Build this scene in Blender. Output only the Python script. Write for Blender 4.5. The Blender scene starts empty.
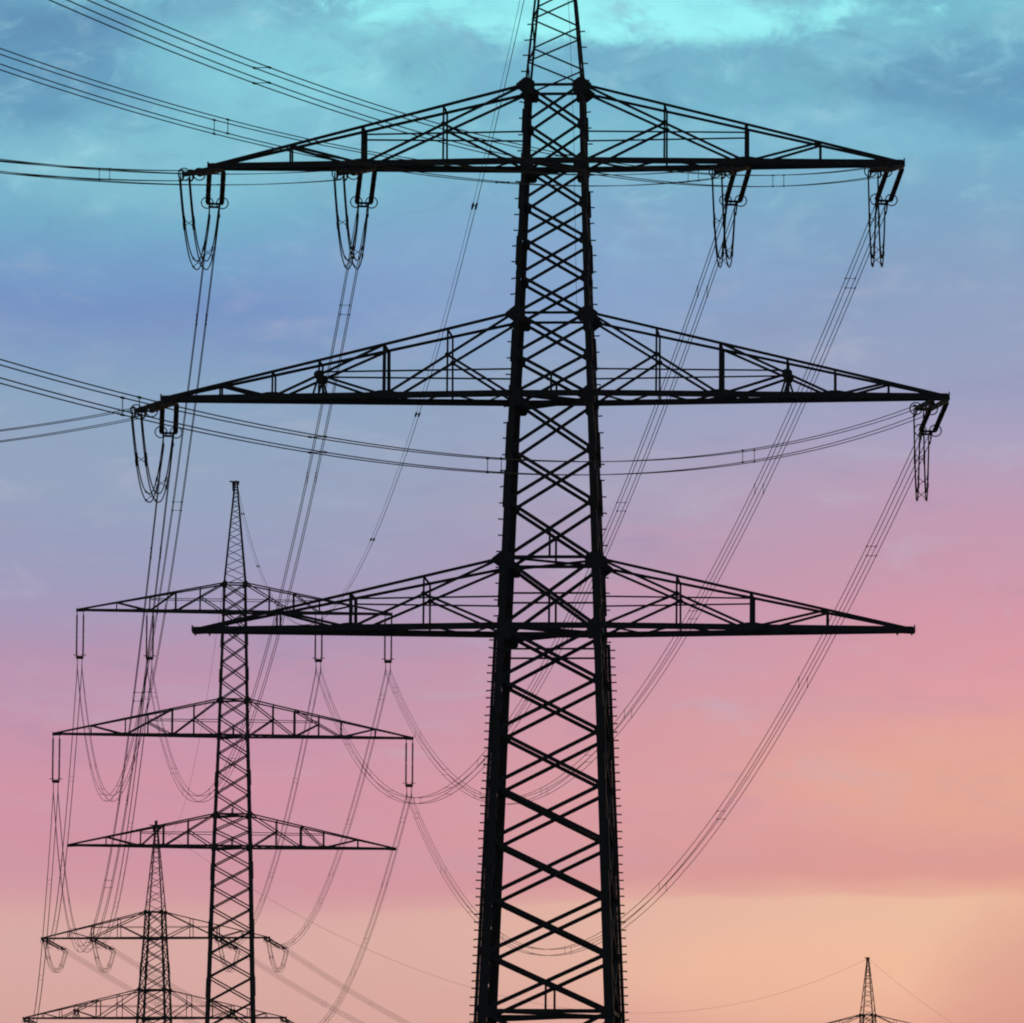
import bpy, math, random
from mathutils import Vector, Matrix
random.seed(7)
S = bpy.context.scene
COL = S.collection
R = math.radians
V = Vector

# ------------------------------------------------------------------ camera
FPX = 7500.0
cam_d = bpy.data.cameras.new('camera')
cam_d.sensor_fit = 'HORIZONTAL'
cam_d.sensor_width = 36.0
cam_d.lens = FPX / 1024 * 36.0
cam_d.clip_start = 1.0
cam_d.clip_end = 60000.0
cam = bpy.data.objects.new('camera', cam_d)
COL.objects.link(cam)
cam.matrix_world = (Matrix.Translation((0, 0, 1.7)) @
                    Matrix.Rotation(math.pi / 2 + math.atan(843.5 / FPX), 4, 'X') @
                    Matrix.Rotation(0.0066, 4, 'Z'))
S.camera = cam

# ------------------------------------------------------------------ exposure
S.view_settings.view_transform = 'Standard'
S.view_settings.look = 'None'
S.view_settings.exposure = 0.0
S.view_settings.gamma = 1.0
S.view_settings.use_curve_mapping = False
S.cycles.filter_width = 2.0

# ------------------------------------------------------------------ sky
def lin(r, g, b):
    def c(v):
        v /= 255.0
        return v / 12.92 if v <= 0.04045 else ((v + 0.055) / 1.055) ** 2.4
    return (c(r), c(g), c(b), 1.0)

SUN_EL, SUN_AZ = 1.5, 9.0          # the sun is down behind the clouds, ahead and a little to the right
W = bpy.data.worlds.new('World')
S.world = W
W.use_nodes = True
nt = W.node_tree
nt.nodes.clear()
NN, LK = nt.nodes.new, nt.links.new

def sock(node_in, v):
    if hasattr(v, 'is_output'):
        LK(v, node_in)
    else:
        node_in.default_value = v

def M(op, a, b=0.0, c=None, clamp=False):
    n = NN('ShaderNodeMath'); n.operation = op; n.use_clamp = clamp
    sock(n.inputs[0], a); sock(n.inputs[1], b)
    if c is not None: sock(n.inputs[2], c)
    return n.outputs[0]

def smooth(x, a, b):
    n = NN('ShaderNodeMapRange'); n.interpolation_type = 'SMOOTHSTEP'
    sock(n.inputs[0], x); n.inputs[1].default_value = a; n.inputs[2].default_value = b
    return n.outputs[0]

def mix(f, a, b):
    n = NN('ShaderNodeMix'); n.data_type = 'RGBA'; n.clamp_factor = True
    sock(n.inputs[0], f); sock(n.inputs[6], a); sock(n.inputs[7], b)
    return n.outputs[2]

def noise(u, v, su, sv, seed, detail=6.0, rough=0.55, dist=0.0):
    c = NN('ShaderNodeCombineXYZ')
    sock(c.inputs[0], M('MULTIPLY', u, su)); sock(c.inputs[1], M('MULTIPLY', v, sv)); c.inputs[2].default_value = seed
    n = NN('ShaderNodeTexNoise'); n.inputs['Scale'].default_value = 1.0
    n.inputs['Detail'].default_value = detail; n.inputs['Roughness'].default_value = rough
    n.inputs['Distortion'].default_value = dist
    LK(c.outputs[0], n.inputs['Vector'])
    return M('SUBTRACT', n.outputs[0], 0.5)

def ramp(x, stops, lo, hi):
    n = NN('ShaderNodeValToRGB'); n.color_ramp.interpolation = 'B_SPLINE' if False else 'EASE'
    n.color_ramp.interpolation = 'LINEAR'
    e = n.color_ramp.elements
    stops = sorted(((s[0] - lo) / (hi - lo), s[1]) for s in stops)
    e[0].position, e[0].color = stops[0]
    e[1].position, e[1].color = stops[-1]
    for p, c in stops[1:-1]:
        k = e.new(p); k.color = c
    LK(M('DIVIDE', M('SUBTRACT', x, lo), hi - lo), n.inputs[0])
    return n.outputs[0]

tc = NN('ShaderNodeTexCoord')
sep = NN('ShaderNodeSeparateXYZ'); LK(tc.outputs['Generated'], sep.inputs[0])
dx, dy, dz = sep.outputs
az = M('ARCTAN2', dx, dy)
el = M('ARCSINE', dz)
U = M('MULTIPLY', az, 7.5)                     # azimuth and elevation of the sky direction
E_ = M('MULTIPLY', el, 7.62)
w1 = noise(U, E_, 1.3, 3.2, 3.1, 5.0, 0.5)
w2 = noise(U, E_, 3.0, 11.0, 9.7, 6.0, 0.6)
Ew = M('ADD', E_, M('ADD', M('MULTIPLY', w1, 0.11), M('MULTIPLY', w2, 0.05)))
def ys(L): return [((1355 - y) / 1000.0, lin(*c)) for y, c in L]
left = ys([(1360, (186, 144, 134)), (1040, (211, 160, 150)), (980, (212, 162, 152)), (930, (213, 165, 157)), (900, (209, 152, 157)), (865, (206, 146, 158)),
           (785, (206, 145, 162)), (720, (196, 145, 167)), (665, (180, 146, 173)), (620, (164, 150, 181)), (555, (151, 155, 185)), (495, (147, 161, 187)),
           (420, (140, 163, 189)), (355, (134, 162, 190)), (320, (123, 152, 191)), (285, (114, 144, 192)), (240, (114, 158, 196)), (205, (112, 169, 196)),
           (160, (122, 184, 203)), (110, (122, 188, 206)), (40, (114, 176, 200)), (-120, (92, 136, 172)), (-500, (66, 92, 124))])
right = ys([(1360, (204, 132, 106)), (1030, (222, 152, 133)), (995, (229, 166, 142)), (950, (236, 182, 150)), (905, (237, 187, 153)), (875, (221, 152, 138)),
            (820, (223, 158, 146)), (785, (225, 161, 148)), (720, (223, 158, 152)), (665, (220, 153, 158)), (610, (212, 148, 162)), (555, (202, 149, 167)),
            (495, (189, 153, 177)), (435, (169, 158, 187)), (390, (156, 158, 188)), (355, (151, 159, 189)), (285, (139, 161, 192)), (250, (133, 162, 193)),
            (205, (127, 164, 195)), (150, (119, 172, 198)), (100, (116, 178, 202)), (50, (114, 178, 202)), (0, (112, 180, 200)), (-120, (96, 140, 172)),
            (-500, (68, 94, 124))])
lr = smooth(M('ADD', U, M('MULTIPLY', w1, 0.22)), -0.32, 0.57)
base = mix(lr, ramp(Ew, left, -0.1, 1.9), ramp(Ew, right, -0.1, 1.9))

def blob(cx, cy, rx, ry, sharp=1.0, nz=None, amp=0.0):
    """soft patch of cloud centred on a sky direction, its outline broken by noise"""
    u0, e0 = (cx - 512) / 1000.0, (1355 - cy) / 1000.0
    a = M('DIVIDE', M('SUBTRACT', U, u0), rx / 1000.0)
    b = M('DIVIDE', M('SUBTRACT', E_, e0), ry / 1000.0)
    d = M('ADD', M('MULTIPLY', a, a), M('MULTIPLY', b, b))
    if nz is not None: d = M('ADD', d, M('MULTIPLY', nz, amp))
    return smooth(d, 1.0, 1.0 - sharp)

n1 = noise(U, E_, 6.5, 11.0, 21.3, 8.0, 0.62, 0.5)
n2 = noise(U, E_, 2.6, 5.0, 5.2, 7.0, 0.58, 0.3)
n3 = noise(U, E_, 1.6, 17.0, 14.8, 6.0, 0.6)
n4 = noise(U, E_, 13.0, 22.0, 33.0, 7.0, 0.62, 0.3)
sky = base
hi = smooth(E_, 1.02, 1.28)
# gaps where the bright clear air shows, and the grey-blue undersides, in the upper clouds
sky = mix(M('MULTIPLY', smooth(n2, -0.02, 0.24), M('MULTIPLY', hi, 0.45)), sky, lin(136, 204, 216))
sky = mix(M('MULTIPLY', smooth(n2, 0.02, -0.24), M('MULTIPLY', hi, 0.40)), sky, lin(106, 152, 186))
sky = mix(M('MULTIPLY', blob(20, 40, 220, 110, 1.0, n1, 2.2), 0.62), sky, lin(82, 130, 172))
sky = mix(M('MULTIPLY', blob(290, 40, 200, 80, 1.0, n1, 2.6), 0.70), sky, lin(134, 212, 222))
sky = mix(M('MULTIPLY', blob(100, 160, 130, 50, 1.0, n1, 2.0), 0.4), sky, lin(130, 192, 208))
sky = mix(M('MULTIPLY', blob(600, -14, 330, 52, 1.0, n4, 3.0), 0.90), sky, lin(156, 247, 246))
sky = mix(M('MULTIPLY', blob(500, -60, 900, 70, 1.0, n1, 2.6), 0.50), sky, lin(136, 222, 230))
sky = mix(M('MULTIPLY', blob(410, 40, 90, 40, 1.0, n4, 3.0), 0.50), sky, lin(118, 182, 198))
sky = mix(M('MULTIPLY', blob(740, 62, 190, 40, 1.0, n4, 3.2), 0.60), sky, lin(112, 176, 196))
sky = mix(M('MULTIPLY', blob(985, 70, 150, 66, 1.0, n4, 2.6), 0.62), sky, lin(88, 140, 178))
sky = mix(M('MULTIPLY', blob(850, 120, 170, 40, 1.0, n1, 2.2), 0.5), sky, lin(124, 186, 208))
sky = mix(M('MULTIPLY', blob(520, 255, 330, 110, 1.0, n2, 1.6), 0.40), sky, lin(140, 172, 206))
# lilac and rose streaks lower down
mid = M('MULTIPLY', smooth(E_, 1.0, 0.75), smooth(E_, 0.40, 0.52))
sky = mix(M('MULTIPLY', smooth(n3, 0.0, 0.25), M('MULTIPLY', mid, 0.30)), sky, lin(214, 150, 162))
sky = mix(M('MULTIPLY', smooth(n3, 0.0, -0.25), M('MULTIPLY', mid, 0.22)), sky, lin(182, 158, 178))
sky = mix(M('MULTIPLY', blob(1000, 770, 280, 80, 1.0, n2, 1.0), 0.50), sky, lin(229, 168, 140))
# the ragged lower edge of the cloud sheet: warm clear strip under it
edge = M('ADD', M('ADD', E_, M('MULTIPLY', M('SUBTRACT', 1.0, lr), 0.020)),
         M('ADD', M('MULTIPLY', noise(U, E_, 2.6, 2.0, 41.0, 6.0, 0.5), 0.030), M('MULTIPLY', n4, 0.012)))
below = mix(smooth(U, -0.30, 0.08), smooth(edge, 0.488, 0.446), smooth(edge, 0.471, 0.463))
sky = mix(M('MULTIPLY', below, M('MULTIPLY', smooth(E_, 0.28, 0.44), 0.80)), sky,
          mix(lr, lin(215, 168, 160), lin(237, 188, 156)))
sky = mix(M('MULTIPLY', blob(800, 975, 230, 70, 1.0, n2, 0.8), 0.5), sky, lin(242, 185, 150))
sky = mix(M('MULTIPLY', blob(1085, 1010, 190, 160, 1.0, n2, 0.7), 0.50), sky, lin(206, 136, 126))
# fine texture of the upper cloud deck, barely there lower down
n5 = noise(U, E_, 7.0, 19.0, 61.0, 8.0, 0.62, 0.6)
veil = M('MULTIPLY', smooth(E_, 1.25, 1.0), smooth(E_, 0.46, 0.62))
sky = mix(M('MULTIPLY', smooth(n5, 0.02, 0.30), M('MULTIPLY', veil, 0.38)), sky, lin(184, 184, 200))
sky = mix(M('MULTIPLY', smooth(n5, -0.02, -0.30), M('MULTIPLY', veil, 0.22)), sky, lin(134, 128, 166))
n6 = noise(U, E_, 9.0, 17.0, 77.0, 9.0, 0.66, 1.1)
sky = mix(M('MULTIPLY', smooth(n6, 0.02, 0.24), M('MULTIPLY', hi, 0.34)), sky, lin(166, 232, 238))
sky = mix(M('MULTIPLY', smooth(n6, -0.04, -0.26), M('MULTIPLY', hi, 0.42)), sky, lin(90, 136, 170))
tex = M('ADD', M('MULTIPLY', hi, 0.25), 0.03)
sky = mix(M('MULTIPLY', smooth(n4, 0.0, 0.3), tex), sky, lin(190, 226, 232))
sky = mix(M('MULTIPLY', smooth(n1, 0.0, -0.3), tex), sky, lin(84, 112, 148))

tint = NN('ShaderNodeMix'); tint.data_type = 'RGBA'; tint.blend_type = 'MULTIPLY'; tint.clamp_result = False
tint.inputs[0].default_value = 1.0; LK(sky, tint.inputs[6]); tint.inputs[7].default_value = (1.01, 1.01, 1.03, 1)
hs = NN('ShaderNodeHueSaturation'); hs.inputs['Saturation'].default_value = 0.98; LK(tint.outputs[2], hs.inputs['Color'])
sky = hs.outputs[0]
bg_cloud = NN('ShaderNodeBackground'); LK(sky, bg_cloud.inputs[0]); 
LK(M('ADD', 1.015, M('DIVIDE', 0.062, M('MAXIMUM', E_, 0.25))), bg_cloud.inputs[1])      # brighter low down, where the light has more air to cross
nish = NN('ShaderNodeTexSky'); nish.sky_type = 'NISHITA'; nish.sun_disc = False
nish.sun_elevation = R(SUN_EL); nish.sun_rotation = R(SUN_AZ)
bg_clear = NN('ShaderNodeBackground'); LK(nish.outputs[0], bg_clear.inputs[0]); bg_clear.inputs[1].default_value = 0.10
# the sunset cloud bank fills the sky ahead; the rest of the dome is the dim dusk sky
ca = M('ADD', M('MULTIPLY', dx, math.sin(R(3))), M('MULTIPLY', dy, math.cos(R(3))))
cover = smooth(ca, 0.80, 0.955)
ms = NN('ShaderNodeMixShader'); LK(cover, ms.inputs[0]); LK(bg_clear.outputs[0], ms.inputs[1]); LK(bg_cloud.outputs[0], ms.inputs[2])
out = NN('ShaderNodeOutputWorld'); LK(ms.outputs[0], out.inputs[0])

# ------------------------------------------------------------------ sun (behind cloud, very low)
sd = bpy.data.lights.new('sun', 'SUN'); sd.energy = 0.06; sd.angle = R(10); sd.color = (1.0, 0.72, 0.5)
so = bpy.data.objects.new('sun', sd); COL.objects.link(so)
sdir = V((math.sin(R(SUN_AZ)) * math.cos(R(SUN_EL)), math.cos(R(SUN_AZ)) * math.cos(R(SUN_EL)), math.sin(R(SUN_EL))))
so.rotation_euler = sdir.to_track_quat('Z', 'Y').to_euler()

# ------------------------------------------------------------------ materials
def material(name, c1, c2, rough, scale, metallic=0.0, bump=0.0):
    m = bpy.data.materials.new(name); m.use_nodes = True
    t = m.node_tree; b = t.nodes['Principled BSDF']
    b.inputs['Roughness'].default_value = rough; b.inputs['Metallic'].default_value = metallic
    co = t.nodes.new('ShaderNodeTexCoord')
    n = t.nodes.new('ShaderNodeTexNoise'); n.inputs['Scale'].default_value = scale; n.inputs['Detail'].default_value = 6
    r = t.nodes.new('ShaderNodeValToRGB')
    r.color_ramp.elements[0].position = 0.35; r.color_ramp.elements[0].color = (*c1, 1)
    r.color_ramp.elements[1].position = 0.68; r.color_ramp.elements[1].color = (*c2, 1)
    t.links.new(co.outputs['Object'], n.inputs['Vector']); t.links.new(n.outputs[0], r.inputs[0])
    t.links.new(r.outputs[0], b.inputs['Base Color'])
    if bump:
        bp = t.nodes.new('ShaderNodeBump'); bp.inputs['Strength'].default_value = bump
        t.links.new(n.outputs[0], bp.inputs['Height']); t.links.new(bp.outputs[0], b.inputs['Normal'])
    return m

STEEL = material('painted_steel', (0.010, 0.019, 0.046), (0.022, 0.034, 0.070), 0.7, 1.6, 0.0, 0.05)
FITTING = material('forged_fitting', (0.022, 0.025, 0.028), (0.04, 0.04, 0.042), 0.7, 6.0)
PORCELAIN = material('brown_porcelain', (0.028, 0.014, 0.010), (0.045, 0.022, 0.015), 0.35, 3.0)
WIRE = material('weathered_conductor', (0.022, 0.022, 0.024), (0.036, 0.035, 0.035), 0.8, 8.0)
CONCRETE = material('footing_concrete', (0.22, 0.21, 0.20), (0.34, 0.33, 0.31), 0.9, 3.0, 0.0, 0.3)
GRASS = material('field_grass', (0.035, 0.055, 0.018), (0.075, 0.085, 0.032), 0.95, 0.05, 0.0, 0.4)

# ------------------------------------------------------------------ mesh helpers
class MB:
    def __init__(s): s.v = []; s.f = []
    def prism(s, ring, p, q, a, b, ring2=None):
        """extrude a profile (coordinates along a, b) from p to q"""
        n = len(ring); o = len(s.v)
        for x, y in ring: s.v.append(p + a * x + b * y)
        for x, y in (ring2 or ring): s.v.append(q + a * x + b * y)
        for i in range(n): s.f.append((o + i, o + (i + 1) % n, o + n + (i + 1) % n, o + n + i))
        s.f.append(tuple(range(o + n - 1, o - 1, -1))); s.f.append(tuple(range(o + n, o + 2 * n)))
    def angle(s, p, q, size, n, t=None):
        """rolled steel angle: one flange square to n, the other turned inwards"""
        p, q, n = V(p), V(q), V(n)
        d = (q - p).normalized(); n = (n - d * n.dot(d)).normalized(); a = d.cross(n)
        h = size / 2; t = t or max(0.012, size * 0.1)
        s.prism([(-h, 0), (h, 0), (h, -t), (-h + t, -t), (-h + t, -size * 0.8), (-h, -size * 0.8)], p, q, a, n)
    def bar(s, p, q, w, h, up=(0, 0, 1)):
        p, q, n = V(p), V(q), V(up)
        d = (q - p).normalized()
        if abs(d.dot(n)) > 0.99: n = V((0, 1, 0))
        n = (n - d * n.dot(d)).normalized(); a = d.cross(n)
        s.prism([(-w / 2, -h / 2), (w / 2, -h / 2), (w / 2, h / 2), (-w / 2, h / 2)], p, q, a, n)
    def plate(s, pts, n, t):
        """flat plate from an outline in space, thickness t along n"""
        o = len(s.v); k = len(pts); n = V(n).normalized() * t / 2
        for p in pts: s.v.append(V(p) + n)
        for p in pts: s.v.append(V(p) - n)
        s.f.append(tuple(range(o, o + k))); s.f.append(tuple(range(o + 2 * k - 1, o + k - 1, -1)))
        for i in range(k): s.f.append((o + i, o + k + i, o + k + (i + 1) % k, o + (i + 1) % k))
    def tube(s, pts, r, n=6, closed=False):
        pts = [V(p) for p in pts]; o = len(s.v); k = len(pts)
        for i, p in enumerate(pts):
            if closed: d = pts[(i + 1) % k] - pts[i - 1]
            else: d = pts[min(i + 1, k - 1)] - pts[max(i - 1, 0)]
            d.normalize(); u = V((0, 0, 1)) if abs(d.z) < 0.95 else V((0, 1, 0))
            a = d.cross(u).normalized(); b = a.cross(d)
            rr = r[i] if isinstance(r, list) else r
            for j in range(n):
                th = 2 * math.pi * j / n
                s.v.append(p + a * (rr * math.cos(th)) + b * (rr * math.sin(th)))
        for i in range(k if closed else k - 1):
            i2 = (i + 1) % k
            for j in range(n): s.f.append((o + i * n + j, o + i * n + (j + 1) % n, o + i2 * n + (j + 1) % n, o + i2 * n + j))
        if not closed:
            s.f.append(tuple(range(o + n - 1, o - 1, -1))); s.f.append(tuple(range(o + (k - 1) * n, o + k * n)))
    def ring(s, c, axis, r, tr, n=24):
        axis = V(axis).normalized(); u = V((0, 0, 1)) if abs(axis.z) < 0.9 else V((1, 0, 0))
        a = axis.cross(u).normalized(); b = axis.cross(a)
        s.tube([V(c) + a * (r * math.cos(2 * math.pi * i / n)) + b * (r * math.sin(2 * math.pi * i / n)) for i in range(n)], tr, 6, True)
    def build(s, name, mat, parent=None, smooth_=False):
        me = bpy.data.meshes.new(name); me.from_pydata([tuple(v) for v in s.v], [], s.f); me.update()
        me.materials.append(mat)
        if smooth_: me.shade_smooth()
        o = bpy.data.objects.new(name, me); COL.objects.link(o); o.parent = parent
        return o

def thing(name, label, cat, loc=(0, 0, 0), rz=0.0, group=None):
    o = bpy.data.objects.new(name, None); COL.objects.link(o); o.empty_display_size = 0.5
    o.location = loc; o.rotation_euler = (0, 0, rz)
    o['label'] = label; o['category'] = cat
    if group: o['group'] = group
    return o

def lerp(a, b, t): return a + (b - a) * t
def interp(tab, z):
    if z <= tab[0][0]: return tab[0][1]
    for (a, va), (b, vb) in zip(tab, tab[1:]):
        if z <= b: return lerp(va, vb, (z - a) / (b - a))
    return tab[-1][1]

# ------------------------------------------------------------------ ground
g = MB()
N_ = 60; EXT = 30000.0
def gc(i): t = i / N_ * 2 - 1; return math.copysign(abs(t) ** 3, t) * EXT
for j in range(N_ + 1):
    for i in range(N_ + 1):
        x, y = gc(i), gc(j)
        r = math.hypot(x, y)
        g.v.append(V((x, y, 0.0 if r < 1500 else 2.0 * math.sin(x / 900.0) * math.cos(y / 1300.0) * min(1, (r - 1500) / 2000))))
for j in range(N_):
    for i in range(N_):
        a = j * (N_ + 1) + i; g.f.append((a, a + 1, a + N_ + 2, a + N_ + 1))
go = g.build('ground', GRASS, None, True); go['kind'] = 'structure'

# ------------------------------------------------------------------ lattice pylon
ARM_A = dict(mid=0.31, x2=0.555, pts=[('D', 't0', 'b2'), ('D', 'm1', 'b0'), ('v', 1), ('V', 2), ('D', 'b2', 't3'), ('v', 3)], fr={1: .318, 2: .552, 3: .763})
ARM_B = dict(pts=[('D', 't0', 'b2'), ('D', 'm1', 'b0'), ('v', 1), ('V', 2), ('D', 't2', 'b4'), ('D', 'n3', 'b2'), ('v', 3), ('k', 3), ('v', 4), ('D', 'b4', 't5'), ('v', 5)],
             fr={1: .265, 2: .427, 3: .595, 4: .715, 5: .85})
ARM_C = dict(pts=[('D', 't0', 'b2'), ('D', 'm1', 'b0'), ('v', 1), ('V', 2), ('D', 't2', 'b3'), ('D', 'b3', 't4'), ('v', 4), ('v', 3)], fr={1: .22, 2: .375, 3: .54, 4: .75})

ARM_A2 = dict(ARM_A, fr={1: .35, 2: .555, 3: .763})
ARM_B2 = dict(pts=[p for p in ARM_B['pts'] if p[0] != 'k'], fr={1: .22, 2: .34, 3: .475, 4: .60, 5: .79})
ARM_C2 = dict(ARM_C, fr={1: .27, 2: .42, 3: .56, 4: .77})
def panels(w, z0, z1, ratio):
    n = max(1, round((z1 - z0) / (ratio * w((z0 + z1) / 2))))
    zs = [z0]; k = 0
    hs = [w(lerp(z0, z1, (i + .5) / n)) for i in range(n)]; tot = sum(hs)
    for h in hs: zs.append(zs[-1] + h / tot * (z1 - z0))
    zs[-1] = z1
    return zs

def make_pylon(label, loc, rz, sp):
    root = thing('lattice_pylon', label, 'pylon', loc, rz, 'lattice pylons carrying the power line')
    w = lambda z: interp(sp['w'], z)
    ls = lambda z: interp(sp['leg'], z)
    bs = lambda z: interp(sp['brace'], z)
    ztop = sp['arms'][0]['zt']; ztip = sp['tip']
    corner = lambda sx, sy, z: V((sx * w(z) / 2, sy * w(z) / 2, z))
    zs = sp['panels']
    ys_ = [z for z in zs]
    # four legs, in rolled sections
    for sx in (-1, 1):
        for sy in (-1, 1):
            m = MB()
            for z0, z1 in zip(zs, zs[1:]):
                b = ls((z0 + z1) / 2); t = b * 0.12
                P = lambda b_: [(0, 0), (-b_, 0), (-b_, -t), (-t, -t), (-t, -b_), (0, -b_)]
                m.prism(P(b), corner(sx, sy, z0), corner(sx, sy, z1), V((sx, 0, 0)), V((0, sy, 0)))
            # splice plates where sections are bolted together
            for zc in sp['splice']:
                b = ls(zc); hl = b * 3.0
                for ax in (V((sx, 0, 0)), V((0, sy, 0))):
                    oth = V((0, sy, 0)) if ax.x else V((sx, 0, 0))
                    p, q = corner(sx, sy, zc - hl), corner(sx, sy, zc + hl)
                    off = ax * (sp['splice_t'] / 2 + .003) - oth * (b * .5)
                    m.bar(p + off, q + off, b * 0.9, sp['splice_t'], ax)
            leg = m.build('leg', STEEL, root)
            if (sx, sy) in ((-1, -1), (1, 1)) and sp['bolts']:
                z = 14.2; bolt_me = None
                while z < 54.5:
                    st = sp['bolt_low'] if z < sp['rail_top'] else sp['bolt_high']
                    off = .13 if z < sp['rail_top'] else 0.0
                    if bolt_me is None:
                        m = MB(); m.tube([V((-sx * .16, 0, 0)), V((sx * .16, 0, 0))], .028, 5)
                        m.tube([V((sx * .155, 0, 0)), V((sx * .18, 0, 0))], .038, 6)
                        b_ = m.build('step_bolt', STEEL, leg); bolt_me = b_.data
                    else:
                        b_ = bpy.data.objects.new('step_bolt', bolt_me); COL.objects.link(b_); b_.parent = leg
                    b_.location = corner(sx, sy, z + random.uniform(-.02, .02)) + V((sx * (off + random.uniform(-.03, .02)), 0, 0))
                    b_.rotation_euler = (0, random.gauss(0, .07), random.gauss(0, .06))
                    z += st
                if sp['rail_top'] > 3:
                    m = MB()
                    za = 2.0
                    while za < sp['rail_top'] - .05:
                        zb_ = min(za + 4.0, sp['rail_top'])
                        o_ = V((sx * .07, -sy * .02, 0))
                        m.bar(corner(sx, sy, za) + o_, corner(sx, sy, zb_) + o_, .13, .03, (0, 1, 0))
                        za = zb_
                    m.build('climbing_rail', STEEL, leg)
            f = MB(); c = corner(sx, sy, 0)
            f.prism([(-.7, -.7), (.7, -.7), (.7, .7), (-.7, .7)], c - V((0, 0, .6)), c + V((0, 0, .25)), V((1, 0, 0)), V((0, 1, 0)))
            f.prism([(-.45, -.45), (.45, -.45), (.45, .45), (-.45, .45)], c + V((0, 0, .25)), c + V((0, 0, .5)), V((1, 0, 0)), V((0, 1, 0)),
                    [(-.3, -.3), (.3, -.3), (.3, .3), (-.3, .3)])
            f.build('concrete_footing', CONCRETE, root)
    # four faces of crossed bracing
    faces = [((-1, -1), (1, -1), V((0, -1, 0))), ((-1, 1), (1, 1), V((0, 1, 0))), ((-1, -1), (-1, 1), V((-1, 0, 0))), ((1, -1), (1, 1), V((1, 0, 0)))]
    for A, B, n in faces:
        m = MB()
        for z0, z1 in zip(zs, zs[1:]):
            b = bs((z0 + z1) / 2); e = ls(z0) * .4
            a0, a1, b0, b1 = corner(*A, z0), corner(*A, z1), corner(*B, z0), corner(*B, z1)
            t = (b0 - a0).normalized() * e
            i1, i2 = n * .018, n * .006
            m.angle(a0 + t - i1, b1 - t - i1, b, n)
            m.angle(a1 + t - i1 * 2.0, b0 - t - i1 * 2.0, b, n)
            if b > .06:      # bolt plates where bracing meets the legs and where the diagonals cross
                for c, s_ in ((a0, 1), (b0, -1)):
                    c2 = c + t.normalized() * (s_ * ls(z0) * .75) + i2; h = b * sp['node']
                    tx = t.normalized()
                    m.plate([c2 - tx * h * .8 - V((0, 0, h)), c2 + tx * h * .5 - V((0, 0, h)), c2 + tx * h - V((0, 0, h * .4)),
                             c2 + tx * h + V((0, 0, h * .4)), c2 + tx * h * .5 + V((0, 0, h)), c2 - tx * h * .8 + V((0, 0, h))], n, .014)
        m.build('face_bracing', STEEL, root)
    # horizontal frames
    for z, b, cross in sp['rings']:
        m = MB()
        for A, B, n in faces:
            e = (corner(*B, z) - corner(*A, z)).normalized() * ls(z) * .5
            m.angle(corner(*A, z) + e - n * .03, corner(*B, z) - e - n * .03, b, n)
        if cross:
            m.bar(corner(-1, -1, z), corner(1, 1, z), b * .7, b * .7); m.bar(corner(-1, 1, z - b), corner(1, -1, z - b), b * .7, b * .7)
        m.build('horizontal_frame', STEEL, root)
    for z, h, cnt in sp.get('hangers', []):      # short hangers from the crossing of the diagonals down to a frame
        for sy in (-1, 1):
            m = MB(); m.angle((0, sy * (w(z) / 2 - .05), z), (0, sy * (w(z + h) / 2 - .05), z + h), .09, (0, sy, 0))
            m.build('hanger', STEEL, root)
    # big gusset plates at the arm joints
    for z, hx, hz, outw in sp['gussets']:
        for sx in (-1, 1):
            for sy in (-1, 1):
                m = MB(); c = corner(sx, sy, z) + V((-sx * ls(z) * .4, sy * .012, 0))
                o_ = hx * outw
                pts = [(-hx, -hz * .8), (-hx * .8, -hz), (o_ * .25, -hz), (o_, -hz * .25), (o_, hz * .15), (o_ * .2, hz), (-hx * .3, hz), (-hx, hz * .45)]
                m.plate([c + V((sx * x, 0, y)) for x, y in pts], (0, 1, 0), .02)
                c2 = corner(sx, sy, z) + V((sx * .012, -sy * ls(z) * .4, 0))
                m.plate([c2 + V((0, -sy * hx * .5, -hz)), c2 + V((0, sy * .1, -hz)), c2 + V((0, sy * .1, hz)), c2 + V((0, -sy * hx * .5, hz))], (1, 0, 0), .02)
                m.build('gusset_plate', STEEL, root)
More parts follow.
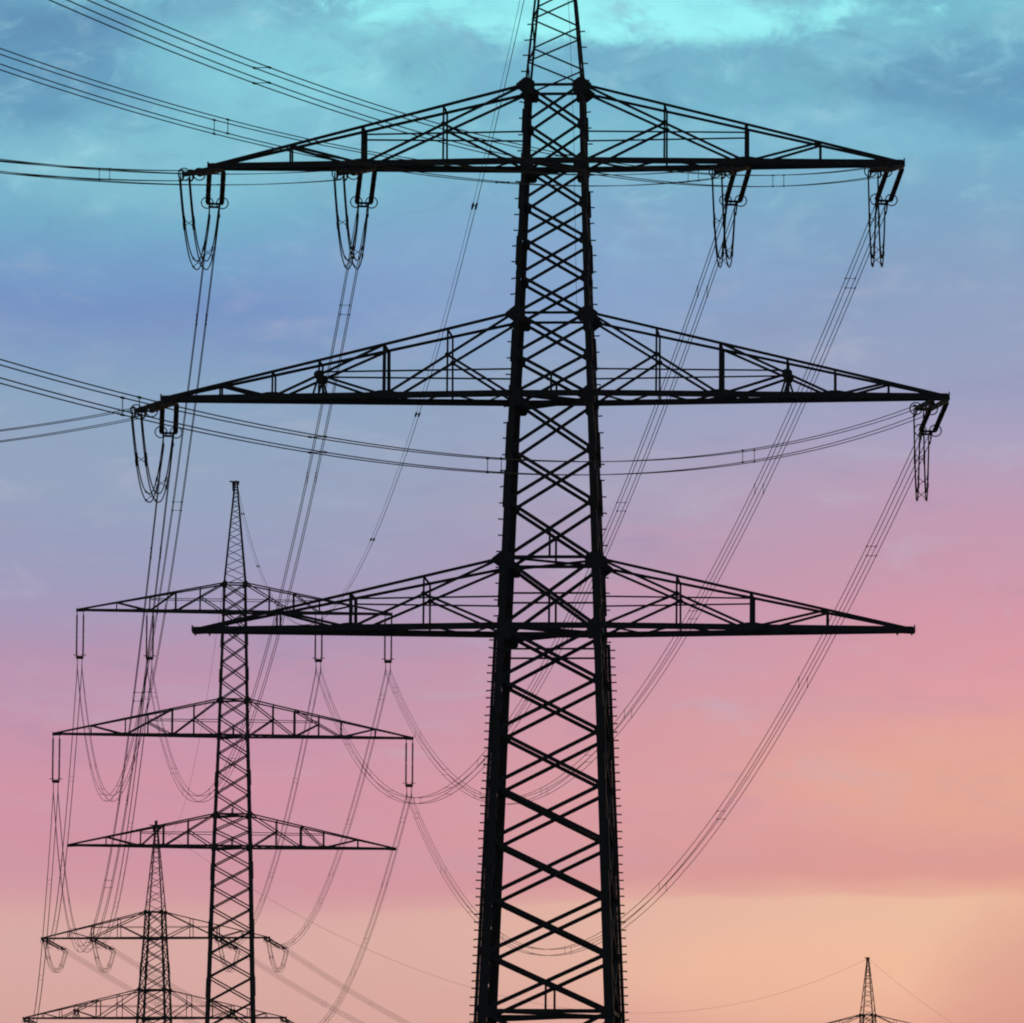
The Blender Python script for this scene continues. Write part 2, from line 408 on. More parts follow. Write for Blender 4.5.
    # crossarms
    for arm in sp['arms']:
        zb, zt, L, pat, tipw = arm['zb'], arm['zt'], arm['L'], arm['pat'], sp['tipw']
        k = sp['mem']
        rb, rt = w(zb) / 2, w(zt) / 2
        ztp = zb + sp['tiph']
        for sx in (-1, 1):
            A = bpy.data.objects.new('crossarm', None); COL.objects.link(A); A.parent = root
            A.empty_display_size = .5
            def bot(x, sy): return V((sx * x, sy * lerp(rb, tipw, (x - rb) / (L - rb)), zb))
            def top(x, sy): return V((sx * x, sy * lerp(rt, tipw, (x - rt) / (L - rt)), lerp(zt, ztp, (x - rt) / (L - rt))))
            fr = {i: v * L for i, v in pat['fr'].items()}
            for sy in (-1, 1):
                n = V((0, sy, 0))
                m = MB(); m.angle(bot(rb - .1, sy), bot(L, sy), k['bot'], n, k['bot'] * .1); m.build('bottom_chord', STEEL, A)
                m = MB(); m.angle(top(rt - .1, sy), top(L, sy), k['top'], n); m.build('top_chord', STEEL, A)
                m = MB()
                d0, d1 = top(rt, sy), bot(fr[2], sy)
                def on(a, b, x): return lerp(a, b, (abs(x) - abs(a.x)) / (abs(b.x) - abs(a.x)))
                def pt(s_):
                    c, i = s_[0], int(s_[1])
                    if c == 't': return d0 if i == 0 else top(fr[i], sy)
                    if c == 'b': return bot(rb, sy) if i == 0 else bot(fr[i], sy)
                    if c == 'm': return on(d0, d1, fr[i])
                    if c == 'n': return on(top(fr[2], sy), bot(fr[4], sy), fr[i])
                ins = n * -.02
                for it in pat['pts']:
                    if it[0] == 'D': m.angle(pt(it[1]) + ins, pt(it[2]) + ins, k['diag'], n)
                    elif it[0] == 'v': m.angle(bot(fr[it[1]], sy) + ins * 2, top(fr[it[1]], sy) + ins * 2, k['vert'], n)
                    elif it[0] == 'V': m.angle(bot(fr[it[1]], sy) + ins * 2, top(fr[it[1]], sy) + ins * 2, k['post'], n)
                    elif it[0] == 'k':
                        c = pt('n3'); x = fr[it[1]]
                        for o_ in (-.25, .25): m.angle(c + ins, bot(x + o_, sy) + ins, k['vert'], n)
                        m.plate([c + V((a, 0, b_)) for a, b_ in ((-.2, -.08), (-.1, -.18), (.1, -.18), (.2, -.08), (.2, .08), (.1, .18), (-.1, .18), (-.2, .08))], n, .016)
                # the level bar from the body to the inner post
                xe = fr[3] if 'n3' in str(pat['pts']) or 'b3' in str(pat['pts']) else fr[2]
                zh = lerp(zb, zt, arm.get('zh', .42))
                def yy(x): return sy * lerp((rb + rt) / 2, tipw, (x - rb) / (L - rb))
                m.angle((sx * (w(zh) / 2), yy(w(zh) / 2), zh), (sx * xe, yy(xe), zh), k['rail'], n)
                if 'b3' in str(pat['pts']): m.angle((sx * xe, yy(xe), zh), (sx * xe, yy(xe), zb), k['vert'], n)
                # node plates
                c = pt('m1'); r_ = k['diag'] * 1.15
                m.plate([c + V((r_ * math.cos(a), 0, r_ * math.sin(a))) for a in [i * math.pi / 4 + .39 for i in range(8)]], n, .014)
                xs = [fr[2]] + ([fr[4]] if 'n3' in str(pat['pts']) else [fr[3]] if 'b3' in str(pat['pts']) else [])
                for x in xs:
                    c = bot(x, sy) + V((0, 0, k['bot'] * .35)); r_ = k['bot']
                    m.plate([c + V((a * r_, 0, b_ * r_)) for a, b_ in ((-2.2, -.75), (2.2, -.75), (2.2, .18), (.7, .45), (-.7, .45), (-2.2, .18))], n, .014)
                m.build('web_bracing', STEEL, A)
            m = MB()      # zigzag between the two bottom chords, and struts between the top chords
            xs = [rb] + [fr[i] for i in sorted(fr)] + [L - .3]
            xx = []
            for a, b_ in zip(xs, xs[1:]): xx += [a, (a + b_) / 2]
            xx.append(L - .3)
            for i in range(len(xx) - 1):
                s_ = 1 if i % 2 else -1
                m.angle(bot(xx[i], s_), bot(xx[i + 1], -s_), k['diag'] * .8, (0, 0, -1))
            m.build('plan_bracing', STEEL, A)
            for i in sorted(fr):
                m = MB(); m.angle(top(fr[i], -1), top(fr[i], 1), k['vert'] * .9, (0, 0, 1)); m.build('strut', STEEL, A)
            m = MB()
            e = sp['tiph'] + k['bot'] * .45
            for sy in (-1, 1):
                c = bot(L, sy) + V((0, sy * .012, 0))
                m.plate([c + V((sx * a, 0, b_)) for a, b_ in ((-.7, -.11), (.03, -.15), (.06, .0), (.05, e * .8), (-.2, e), (-.7, e))], (0, 1, 0), .018)
            m.bar(bot(L + .05, -1) + V((0, 0, .08)), bot(L + .05, 1) + V((0, 0, .0)), .22, .05, (1, 0, 0))
            m.build('tip_plate', STEEL, A)
            for x in arm['lugs']:      # lugs that carry insulator strings
                for o_ in (-.28, .28):
                    if x + o_ > L + .15: continue
                    m = MB()
                    c = bot(x + o_, 0) ; y_ = abs(bot(x + o_, 1).y)
                    m.bar(V((c.x, -y_, zb - .0)), V((c.x, y_, zb - .0)), .1, .14)
                    m.plate([c + V((-.09, 0, -.05)), c + V((0, 0, -.25)), c + V((.09, 0, -.05))], (0, 1, 0), .03)
                    m.build('hanger_lug', FITTING, A)
    # earth-wire peak
    m = MB(); pk = bpy.data.objects.new('earth_wire_peak', None); COL.objects.link(pk); pk.parent = root; pk.empty_display_size = .5
    pz = sp['peak_panels']
    for sx in (-1, 1):
        for sy in (-1, 1):
            m = MB()
            b = sp['peak_leg']; t = b * .12
            for z0, z1 in zip(pz, pz[1:]):
                m.prism([(0, 0), (-b, 0), (-b, -t), (-t, -t), (-t, -b), (0, -b)], corner(sx, sy, z0), corner(sx, sy, z1), V((sx, 0, 0)), V((0, sy, 0)))
            m.build('leg', STEEL, pk)
    for A, B, n in faces:
        m = MB()
        fl = 1 if n.y > 0 or n.x > 0 else 0
        for i_, (z0, z1) in enumerate(zip(pz, pz[1:])):
            a_, b_ = (z0, z1) if (i_ + fl) % 2 else (z1, z0)
            m.angle(corner(*A, a_) - n * .02, corner(*B, b_) - n * .02, sp['peak_brace'], n)
        m.build('face_bracing', STEEL, pk)
    m = MB(); z = ztip
    k_ = sp.get('bracket', 1.0)
    m.bar((-.55 * k_, 0, z), (.3 * k_, 0, z), .3, .1)
    m.plate([(-.34 * k_, .1, z), (-.08, .1, z), (-.08, .1, z - .95), (-.3 * k_, .1, z - .8)], (0, 1, 0), .05)
    m.plate([(.3 * k_, -.1, z), (.06, -.1, z), (.06, -.1, z - .35 * k_ * k_), (.26 * k_, -.1, z - .3 * k_ * k_)], (0, 1, 0), .05)
    m.bar((0, -.4, z + .05), (0, .4, z + .05), .06, .1)
    if k_ > 1.2: m.bar((-.05, 0, z), (-.05, 0, z + .55), .3, .3)
    m.build('peak_bracket', FITTING, pk)
    if sp['bolts']:      # earthing lead that runs down inside the body
        m = MB(); m.tube([(w(z) * .30, .1, z) for z in (42.6, 44, 46, 50, 54, 58)], .008, 5); m.build('earthing_lead', WIRE, root)
    return root

def zy(tab, y):
    for (a, va), (b, vb) in zip(tab, tab[1:]):
        if y <= b or (b, vb) == tab[-1]: return lerp(va, vb, (y - a) / (b - a))

# --- the near angle pylon
w1t = [(0, 6.75), (15, 5.28), (30.08, 4.02), (39.29, 3.28), (42.5, 2.97), (48.6, 2.49), (51.65, 2.30), (55.24, 1.62), (60.3, .36)]
wf = lambda z: interp(w1t, z)
T1 = [(0, 55.24), (89, 51.65), (165, 48.6), (317, 42.5), (398, 39.29), (563, 32.73), (630, 30.08), (1014, 14.98)]
lev = [1014, 957, 900, 844, 789, 735, 683, 631, 563, 505, 453, 399, 358, 317, 279, 241, 205, 166, 127, 89]
zs1 = panels(wf, 0, 14.98, .5)[:-1] + [zy(T1, y) for y in lev]
P1 = dict(w=w1t, tip=60.3, panels=zs1, leg=[(0, .42), (15, .365), (29, .275), (40, .22), (48, .17), (52, .15)], brace=[(0, .18), (15, .16), (30, .15), (40, .132), (52, .118)],
          splice=[8.5, 21.5, 26.0, 31.6, 35.5, 37.4, 41.2, 45.0, 47.2, 50.2], splice_t=.05, bolts=True, rail_top=29.7, bolt_low=.325, bolt_high=.64, node=1.25,
          rings=[(14.98, .16, True), (32.73 + .05, .13, True), (42.5, .11, False), (51.65, .12, False), (30.08, .24, True), (39.29, .24, True), (48.6, .24, True),
                 (29.15, .08, False), (31.35, .08, False)],
          hangers=[(14.98, 1.15, 1), (30.08, 1.3, 1), (32.73, 1.15, 1), (39.29, .85, 1)],
          gussets=[(29.98, .42, .44, .35), (32.68, .40, .34, 1.15), (39.2, .40, .42, .35), (42.46, .36, .31, 1.15), (48.5, .38, .42, .35), (51.62, .34, .32, 1.2)],
          arms=[dict(zb=48.6, zt=51.65, L=13.78, pat=ARM_A, lugs=[7.45, 13.5], zh=.38), dict(zb=39.29, zt=42.5, L=15.55, pat=ARM_B, lugs=[9.2, 15.27], zh=.30),
                dict(zb=30.08, zt=32.73, L=14.2, pat=ARM_A2, lugs=[7.85, 13.85], zh=.43)],
          tipw=.2, tiph=.0, mem=dict(bot=.24, top=.11, diag=.10, vert=.08, post=.14, rail=.065),
          peak_panels=panels(wf, 51.65, 60.3, .40), peak_leg=.09, peak_brace=.068)
YAW1 = .074
p1 = make_pylon('large dark lattice pylon in the foreground, its top cut off by the picture', (1.62, 294, 0), -YAW1, P1)

# --- the suspension pylon behind it
w2t = [(0, 6.3), (31.9, 4.1), (45.1, 3.38), (54.7, 2.68), (57.8, 2.52), (65.4, 2.08), (67.9, 1.98), (76.8, .32)]
wf2 = lambda z: interp(w2t, z)
zs2 = panels(wf2, 0, 45.08, .50)[:-1] + panels(wf2, 45.08, 47.84, .45)[:-1] + panels(wf2, 47.84, 54.68, .52)[:-1] + panels(wf2, 54.68, 57.8, .6)[:-1] + \
      panels(wf2, 57.8, 65.44, .66)[:-1] + panels(wf2, 65.44, 67.88, .66)
P2 = dict(w=w2t, tip=76.8, panels=zs2, leg=[(0, .34), (32, .28), (45, .24), (55, .2), (68, .17)], brace=[(0, .13), (32, .12), (45, .11), (68, .10)],
          splice=[20, 33, 38, 43, 51, 60, 63], splice_t=.05, bolts=False, rail_top=0, bolt_low=.35, bolt_high=.6, node=1.3,
          rings=[(47.84, .16, True), (57.8, .13, True), (67.88, .13, False), (45.08, .18, True), (54.68, .18, True), (65.44, .18, True)],
          hangers=[(45.08, .8, 1), (47.84, .7, 1), (54.68, .8, 1)],
          gussets=[(45.1, .26, .28, .5), (47.84, .26, .26, 1.0), (54.7, .26, .28, .5), (57.8, .26, .26, 1.0), (65.44, .26, .26, .5), (67.85, .25, .25, 1.0)],
          arms=[dict(zb=65.44, zt=67.88, L=13.6, pat=ARM_C, lugs=[7.3, 13.35]), dict(zb=54.68, zt=57.8, L=15.53, pat=ARM_B2, lugs=[15.25]),
                dict(zb=45.08, zt=47.84, L=14.1, pat=ARM_C2, lugs=[])],
          tipw=.2, tiph=.03, mem=dict(bot=.19, top=.12, diag=.10, vert=.09, post=.14, rail=.06),
          peak_panels=panels(wf2, 67.88, 76.8, .44), peak_leg=.13, peak_brace=.06)
YAW2 = -.072
p2 = make_pylon('second lattice pylon, mid-distance on the left, showing spire and all three arms', (-23.95, 646, 0), -YAW2, P2)

# --- the far angle pylon where the line turns right, and its distant twin
w3t = [(0, 7.2), (41.1, 3.55), (44.4, 3.25), (50.6, 2.45), (53.7, 2.15), (64.0, .32)]
wf3 = lambda z: interp(w3t, z)
zs3 = panels(wf3, 0, 31.5, .5)[:-1] + panels(wf3, 31.5, 34.3, .5)[:-1] + panels(wf3, 34.3, 41.11, .5)[:-1] + panels(wf3, 41.11, 44.43, .5)[:-1] + \
      panels(wf3, 44.43, 50.59, .54)[:-1] + panels(wf3, 50.59, 53.68, .6)
P3 = dict(P2, w=w3t, tip=64.0, panels=zs3, leg=[(0, .34), (41, .26), (54, .2)],
          splice=[15, 28, 38, 47], rings=[(34.3, .16, True), (44.43, .14, True), (53.68, .14, False), (31.5, .2, True), (41.11, .2, True), (50.59, .2, True)],
          hangers=[], gussets=[(31.5, .3, .3, .5), (34.3, .3, .3, 1.0), (41.11, .3, .3, .5), (44.43, .3, .3, 1.0), (50.59, .3, .3, .5), (53.65, .28, .28, 1.0)],
          arms=[dict(zb=50.59, zt=53.68, L=13.85, pat=ARM_A, lugs=[7.6, 13.5]), dict(zb=41.11, zt=44.43, L=15.95, pat=ARM_B, lugs=[15.6]),
                dict(zb=31.5, zt=34.3, L=14.1, pat=ARM_A, lugs=[])],
          peak_panels=panels(wf3, 53.68, 64.0, .44), peak_leg=.13, peak_brace=.07, bracket=1.55)
YAW3 = .18
HEAD34 = .309
p3 = make_pylon('third lattice pylon, far off at the lower left, with slanting insulators under its arms', (-42.0, 890, 0), -YAW3, P3)
w4t = [(0, 7.2), (42.5, 3.5), (45.8, 3.2), (52.0, 2.4), (55.05, 2.1), (64.0, .30)]
wf4 = lambda z: interp(w4t, z)
zs4 = panels(wf4, 0, 42.5, .5)[:-1] + panels(wf4, 42.5, 45.8, .5)[:-1] + panels(wf4, 45.8, 52.0, .54)[:-1] + panels(wf4, 52.0, 55.05, .6)
P4 = dict(P3, w=w4t, panels=zs4, splice=[], rings=[(45.8, .14, True), (55.05, .14, False), (42.5, .2, True), (52.0, .2, True)],
          gussets=[(42.5, .3, .3, .5), (45.8, .3, .3, 1.0), (52.0, .3, .3, .5), (55.0, .28, .28, 1.0)], bracket=1.0,
          arms=[dict(P3['arms'][0], zb=52.0, zt=55.05), dict(P3['arms'][1], zb=42.5, zt=45.8)], peak_panels=panels(wf4, 55.05, 64.0, .44))
p4 = make_pylon('tiny far-off pylon at the lower right edge, only its spire and upper arm showing', (56.3, 1177, 0), -HEAD34, P4)

# ------------------------------------------------------------------ insulators
def ins_profile(p, q, n_sect, r_core, r_shed):
    """points and radii of a long-rod insulator: capped sections of close sheds"""
    d = q - p; L = d.length; u = d / L
    pts, rad = [], []
    cap = .09
    sl = L / n_sect
    for k in range(n_sect):
        s0 = k * sl
        for s_, r_ in ((0, r_core * .8), (.02, r_core * 1.25), (cap, r_core * 1.25), (cap + .005, r_core)): pts.append(p + u * (s0 + s_)); rad.append(r_)
        n = int((sl - 2 * cap) / .11)
        for i in range(n):
            a = s0 + cap + .01 + (sl - 2 * cap - .02) * i / n; h = (sl - 2 * cap - .02) / n
            for f_, r_ in ((.1, r_core), (.45, r_shed), (.55, r_shed), (.9, r_core)): pts.append(p + u * (a + h * f_)); rad.append(r_)
        for s_, r_ in ((sl - cap, r_core), (sl - cap + .005, r_core * 1.25), (sl - .02, r_core * 1.25), (sl - .003, r_core * .8)): pts.append(p + u * (s0 + s_)); rad.append(r_)
    return pts, rad

GAP = .28          # half the spacing of the two strings
HB = .20           # half the spacing of the four wires

def tension_set(A, d, across, label, group):
    """two parallel strings pulled along d from the arm at A; returns the wire clamp centre"""
    root = thing('tension_insulator', label, 'insulator', A, 0, group)
    d = V(d).normalized(); x = V(across); x = (x - d * x.dot(d)).normalized(); up = x.cross(d)
    if up.z < 0: up = -up
    O = V((0, 0, 0)); a, b = .35, 4.75
    for s in (-1, 1):
        m = MB(); pts, rad = ins_profile(O + x * s * GAP + d * a, O + x * s * GAP + d * b, 3, .068, .106); m.tube(pts, rad, 10)
        st = m.build('insulator_string', PORCELAIN, root)
        m = MB(); m.tube([O + x * s * GAP, O + x * s * GAP + d * a], .03, 6); m.ring(O + x * s * GAP + d * .1, x, .07, .02, 12); m.build('shackle', FITTING, root)
        m = MB(); m.ring(O + x * s * (GAP + .025) + d * (b - .02), d, .235, .025, 28)
        m.tube([O + x * s * GAP + d * (b - .02), O + x * s * (GAP - .21) + d * (b - .02)], .014, 5)
        m.build('arcing_ring', FITTING, st)
    m = MB()
    yc = O + d * (b + .12)
    m.bar(yc - x * (GAP + .05), yc + x * (GAP + .05), .09, .07, up)
    for s in (-1, 1): m.tube([O + x * s * GAP + d * (b - .02), yc + x * s * GAP], .035, 6)
    m.bar(yc - x * (HB + .02) + d * .46, yc + x * (HB + .02) + d * .46, .09, .07, up)
    for s in (-1, 1): m.bar(yc + x * s * HB, yc + x * s * HB + d * .46, .06, .06, up)
    m.build('yoke_plate', FITTING, root)
    C = O + d * 6.1
    for sx in (-1, 1):
        m = MB(); p = yc + x * sx * HB + d * .44
        m.bar(p, p + d * .22, .05, .30, up); m.bar(p + d * .18 - up * HB, p + d * .2 + up * HB, .05, .07, d)
        m.build('link_plate', FITTING, root)
        for sz in (-1, 1):
            m = MB(); q = p + d * .2 + up * sz * HB
            m.tube([q, q + d * .3], .024, 6); m.tube([q + d * .28, C + x * sx * HB + up * sz * HB], .046, 8)
            m.build('dead_end_clamp', FITTING, root)
    return V(A) + C, x, up

def suspension_set(A, across, label, group):
    root = thing('suspension_insulator', label, 'insulator', A, 0, group)
    x = V(across).normalized(); d = V((0, 0, -1)); O = V((0, 0, 0)); a, b = .25, 3.82
    y = V((-x.y, x.x, 0))
    for s in (-1, 1):
        m = MB(); pts, rad = ins_profile(O + x * s * GAP + d * a, O + x * s * GAP + d * b, 2, .052, .09); m.tube(pts, rad, 10); st = m.build('insulator_string', PORCELAIN, root)
        m = MB(); m.tube([O + x * s * GAP, O + x * s * GAP + d * a], .03, 6); m.build('shackle', FITTING, root)
        m = MB(); m.ring(O + x * s * (GAP + .05) + d * (b - .05), d, .22, .02, 20); m.tube([O + x * s * (GAP - .17) + d * (b - .05), O + x * s * (GAP + .27) + d * (b - .05)], .02, 5)
        m.build('arcing_ring', FITTING, st)
    m = MB(); m.plate([O + x * q + d * z for q, z in ((-.36, b + .02), (.36, b + .02), (.30, b + .3), (-.30, b + .3))], y, .05)
    for s in (-1, 1): m.tube([O + x * s * GAP + d * (b - .01), O + x * s * GAP + d * (b + .1)], .035, 6)
    m.build('yoke_plate', FITTING, root)
    C = O + d * 4.85
    for s in (-1, 1):
        m = MB(); p = O + x * s * HB
        m.tube([p + d * (b + .25), C + x * s * HB - d * HB], .03, 6); m.tube([C + x * s * HB - d * HB, C + x * s * HB + d * HB], .03, 6)
        m.build('link', FITTING, root)
        for q in (-1, 1):
            m = MB(); c = C + x * s * HB + d * q * HB
            m.tube([c - y * .22, c - y * .1 - V((0, 0, .01)), c + y * .1 - V((0, 0, .01)), c + y * .22], [.03, .05, .05, .03], 8); m.build('clamp', FITTING, root)
    return V(A) + C

# ------------------------------------------------------------------ wires
def bundle(fn, x, label, group, rw, spacers, n=56, base=None):
    """four parallel sub-conductors along fn(t) with square spacer frames"""
    O = fn(0.0)
    root = thing('conductor_bundle', label, 'power line', O, 0, group)
    z = V((0, 0, 1)); x = V(x).normalized()
    ts = [i / n for i in range(n + 1)]
    for sx in (-1, 1):
        for sz in (-1, 1):
            m = MB(); m.tube([fn(t) - O + x * sx * HB + z * sz * HB for t in ts], rw, 6); m.build('wire', WIRE, root, True)
    for k, t in spacers:      # 'v' ties each upper wire to the lower one, 'h' ties left to right
        c = fn(t) - O; d = (fn(min(1, t + .002)) - fn(max(0, t - .002))).normalized()
        for e in (-1, 1):
            p, q = (c + x * e * HB - z * HB, c + x * e * HB + z * HB) if k == 'v' else (c - x * HB + z * e * HB, c + x * HB + z * e * HB)
            m = MB(); m.tube([p, q], .012, 5)
            for w_ in (p, q): m.tube([w_ - d * .13, w_ + d * .13], .03, 6)
            m.build('spacer', FITTING, root)
    return root

def span_fn(A, B, sag):
    A, B = V(A), V(B)
    return lambda t: lerp(A, B, t) - V((0, 0, 4 * sag * t * (1 - t)))

def horiz(v): v = V((v.x, v.y, 0)); return v.normalized()

PH = [('top', -13.5, 'left end', 'top'), ('top', -7.45, 'left middle', 'top'), ('top', 7.45, 'right middle', 'top'), ('top', 13.5, 'right end', 'top'),
      ('mid', -15.27, 'left end', 'middle'), ('mid', 15.27, 'right end', 'middle')]
def axis(yaw): return V((math.cos(yaw), -math.sin(yaw), 0))
def at(base, yaw, lx, z): b = axis(yaw) * lx; return V((base[0] + b.x, base[1] + b.y, z))

# ends at each pylon
B1, B2, B3, B4 = (1.62, 294), (-23.95, 646), (-42.0, 890), (56.3, 1177)
H01 = .21
S0 = [.157, .175, .180, .182, .178, .1853]
CC = 5.25e-4
h12 = math.atan2(B2[0] - B1[0], B2[1] - B1[1]); h23 = math.atan2(B3[0] - B2[0], B3[1] - B2[1])
h34 = math.atan2(B4[0] - B3[0], B4[1] - B3[1])
SAG12, SAG23, SAG34 = 17.0, 8.0, 14.5
near_c, far_c, sus_c, n3, f3, e4 = [], [], [], [], [], []
ax1, ax2, ax3, ax4 = axis(YAW1), axis(YAW2), axis(YAW3), axis(HEAD34)
for i, (lv, lx, where, armn) in enumerate(PH):
    A = at(B1, YAW1, lx, (48.5 if lv == 'top' else 39.17))
    c, x, up = tension_set(A, (-math.sin(.17 if lx < 0 else .20), -math.cos(.17 if lx < 0 else .20), -.20), ax1,
        'double insulator string slanting towards the viewer at near pylon\'s %s arm, %s' % (armn, where), 'insulators of the near pylon')
    near_c.append(c)
    c, x, up = tension_set(A, (math.sin(h12 + .02), math.cos(h12 + .02), -.135), ax1,
        'ringed double insulator string pulling away backwards at near pylon\'s %s arm, %s' % (armn, where), 'insulators of the near pylon')
    far_c.append(c)
    z2 = 65.3 if lv == 'top' else 54.55
    l2 = {13.5: 13.33, 7.45: 7.3, 15.27: 15.25}[abs(lx)] * (1 if lx > 0 else -1)
    sus_c.append(suspension_set(at(B2, YAW2, l2, z2), ax2,
        'upright double insulator hanging at the %s of the second pylon\'s %s arm' % (where, armn), 'hanging insulators of the second pylon'))
    z3 = 50.45 if lv == 'top' else 40.97
    l3 = {13.5: 13.5, 7.45: 7.6, 15.27: 15.6}[abs(lx)] * (1 if lx > 0 else -1)
    A3 = at(B3, YAW3, l3, z3)
    c, x, up = tension_set(A3, (-math.sin(h23), -math.cos(h23), -.10), ax3,
        'small insulator pair facing the viewer at third pylon\'s %s arm, %s' % (armn, where), 'insulators of the third pylon')
    n3.append(c)
    c, x, up = tension_set(A3, (math.sin(h34 + .05), math.cos(h34 + .05), -.17), ax3,
        'small insulator pair slanting right from third pylon\'s %s arm, %s' % (armn, where), 'insulators of the third pylon')
    f3.append(c)
    e4.append(at(B4, HEAD34, l3, z3 + 1.3))

NEAR_SP = [[('v', .036), ('h', .16), ('v', .28), ('h', .40)], [('h', .06), ('v', .18), ('h', .30)], [('v', .015), ('h', .12), ('v', .236), ('h', .345)],
           [('v', .064), ('h', .18), ('h', .297), ('v', .41)], [('v', .07), ('h', .19), ('v', .3)], [('v', .112), ('v', .235), ('h', .30), ('v', .356), ('h', .47)]]
for i, (lv, lx, where, armn) in enumerate(PH):
    # span towards the viewer, passing overhead on the left
    C0 = near_c[i]; s0 = S0[i]
    fn = lambda t, C0=C0, s0=s0: V((C0.x - 330 * t * math.sin(H01), C0.y - 330 * t * math.cos(H01), C0.z - s0 * 330 * t + CC * (330 * t) ** 2))
    bundle(fn, V((math.cos(H01), -math.sin(H01), 0)), 'wire bundle running left towards the viewer from near pylon\'s %s arm, %s' % (armn, where),
           'wires in front of the near pylon', .0155, NEAR_SP[i], 110)
    x12 = V((math.cos(h12), -math.sin(h12), 0))
    fn = span_fn(far_c[i], sus_c[i], SAG12 + (0 if lv == 'top' else -.1))
    bundle(fn, x12, 'wire bundle sagging from near pylon\'s %s arm, %s, to the second pylon' % (armn, where), 'wires between the near and second pylons', .017,
           [(('v', 'h')[(q_ + i) % 2], .04 + .092 * q_ + random.uniform(-.012, .012)) for q_ in range(11)])
    x23 = V((math.cos(h23), -math.sin(h23), 0))
    bundle(span_fn(sus_c[i], n3[i], SAG23), x23, 'thin wire bundle from second pylon\'s %s arm, %s, down to third pylon' % (armn, where),
           'wires between the second and third pylons', .020, [(('v', 'h')[(q_ + i) % 2], .05 + .11 * q_ + random.uniform(-.015, .015)) for q_ in range(9)])
    x34 = V((math.cos(h34), -math.sin(h34), 0))
    bundle(span_fn(f3[i], e4[i], SAG34), x34, 'faint wire bundle running right from third pylon\'s %s arm, %s' % (armn, where),
           'wires between the third and far-off pylons', .017, [(('v', 'h')[q_ % 2], .1 + .13 * q_) for q_ in range(7)])

def jumper(N, F, x, depth, label, group):
    root = thing('jumper_cable', label, 'cable', N, 0, group)
    x = V(x).normalized(); z = V((0, 0, 1)); n = 40
    def c(t): return lerp(V((0, 0, 0)), F - N, t) - z * depth * (1 - abs(2 * t - 1) ** 2.3)
    def fr(t):
        d = (c(min(1, t + .01)) - c(max(0, t - .01))).normalized(); return d.cross(x).normalized()
    for sx in (-1, 1):
        for sz in (-1, 1):
            m = MB(); m.tube([c(i / n) + x * sx * HB * .92 + fr(i / n) * sz * HB * .85 for i in range(n + 1)], .026, 6); m.build('wire', WIRE, root, True)
    for t in (.16, .47, .80):
        m = MB(); u = fr(t); d = (c(t + .01) - c(t - .01)).normalized()
        q = [c(t) + x * a * HB * .92 + u * b * HB * .85 for a, b in ((-1, -1), (1, 1), (1, -1), (-1, 1))]
        m.tube([q[0], q[1]], .014, 5); m.tube([q[2], q[3]], .014, 5)
        for p in q: m.tube([p - d * .2, p + d * .2], .042, 6)
        m.build('spacer', FITTING, root)
    return root
for i, (lv, lx, where, armn) in enumerate(PH):
    jumper(near_c[i], far_c[i], ax1, 2.78, 'looped jumper cable hanging under near pylon\'s %s arm, %s' % (armn, where), 'jumper loops of the near pylon')
    if lv == 'top':
        jumper(n3[i], f3[i], ax3, 2.9, 'small looped jumper cable hanging under third pylon\'s top arm, %s' % where, 'jumper loops of the third pylon')

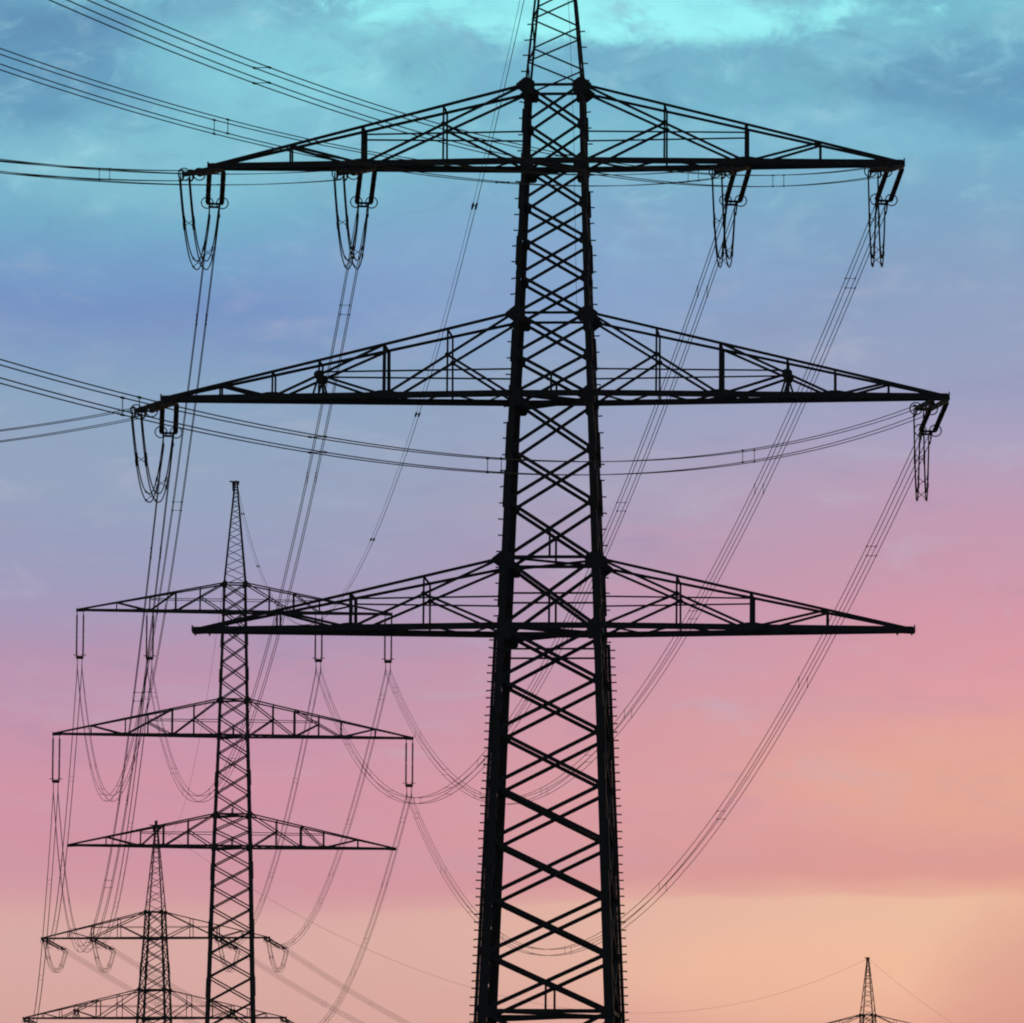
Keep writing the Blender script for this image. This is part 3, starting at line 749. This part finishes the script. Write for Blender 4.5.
# ------------------------------------------------------------------ earth wires
def earth_wire(A, B, sag, label, clamps, gap, r, n=70):
    fn = span_fn(A, B, sag); O = V(A)
    root = thing('earth_wire', label, 'earth wire', O, 0, 'earth wires along the pylon tops')
    x = horiz(V(B) - V(A)); x = V((x.y, -x.x, 0))
    offs = (-gap, gap) if gap else (0,)
    for o_ in offs:
        m = MB(); m.tube([fn(i / n) - O + x * o_ for i in range(n + 1)], r if o_ >= 0 else r * .6, 6); m.build('wire', WIRE, root, True)
    for t in clamps:
        m = MB(); c = fn(t) - O; d = (fn(t + .004) - fn(t - .004)).normalized()
        m.tube([c - x * (gap + .05), c + x * (gap + .05)], .03, 6)
        for o_ in offs:
            for q in (-1, 1): m.tube([c + x * o_ + d * (q * .10) - V((0, 0, .02)), c + x * o_ + d * (q * .42) - V((0, 0, .02))], .05, 8)
        m.build('damper', FITTING, root)
    return root
T_1, T_2, T_3, T_4 = V((1.28, 294, 60.2)), V((-23.95, 646, 76.7)), V((-42.0, 890, 63.9)), V((56.3, 1177, 63.9))
earth_wire(T_1, T_2, 20.2, 'thin twin earth wire sloping from near pylon\'s top to the second pylon\'s spire', [.03, .122, .243, .363, .48, .60, .72, .85, .95], .085, .016)
earth_wire(T_2, T_3, 11.0, 'thin earth wire from the second pylon\'s spire down to the third pylon\'s spire', [], 0, .012)
earth_wire(T_3, T_4, 14.6, 'faint earth wire sagging from the third pylon\'s spire to the far-off pylon\'s spire', [], 0, .014)
earth_wire(T_4, T_4 + V((99, 315, 0)), 14.0, 'faint earth wire falling right from the far-off pylon\'s spire', [], 0, .014)

# ------------------------------------------------------------------ the air
HAZE = 0.0001
if HAZE:
    hz = MB(); x0, x1, y0, y1, z0, z1 = -420, 420, -120, 1800, -4, 84
    hz.v = [V((x, y, z)) for z in (z0, z1) for y in (y0, y1) for x in (x0, x1)]
    hz.f = [(0, 2, 3, 1), (4, 5, 7, 6), (0, 1, 5, 4), (2, 6, 7, 3), (0, 4, 6, 2), (1, 3, 7, 5)]
    hm = bpy.data.materials.new('haze_air'); hm.use_nodes = True; t = hm.node_tree; t.nodes.clear()
    pv = t.nodes.new('ShaderNodeVolumePrincipled'); pv.inputs['Color'].default_value = (0.92, 0.90, 0.92, 1); pv.inputs['Density'].default_value = HAZE
    mo = t.nodes.new('ShaderNodeOutputMaterial'); t.links.new(pv.outputs[0], mo.inputs['Volume'])
    ho = hz.build('haze', hm); ho['kind'] = 'stuff'
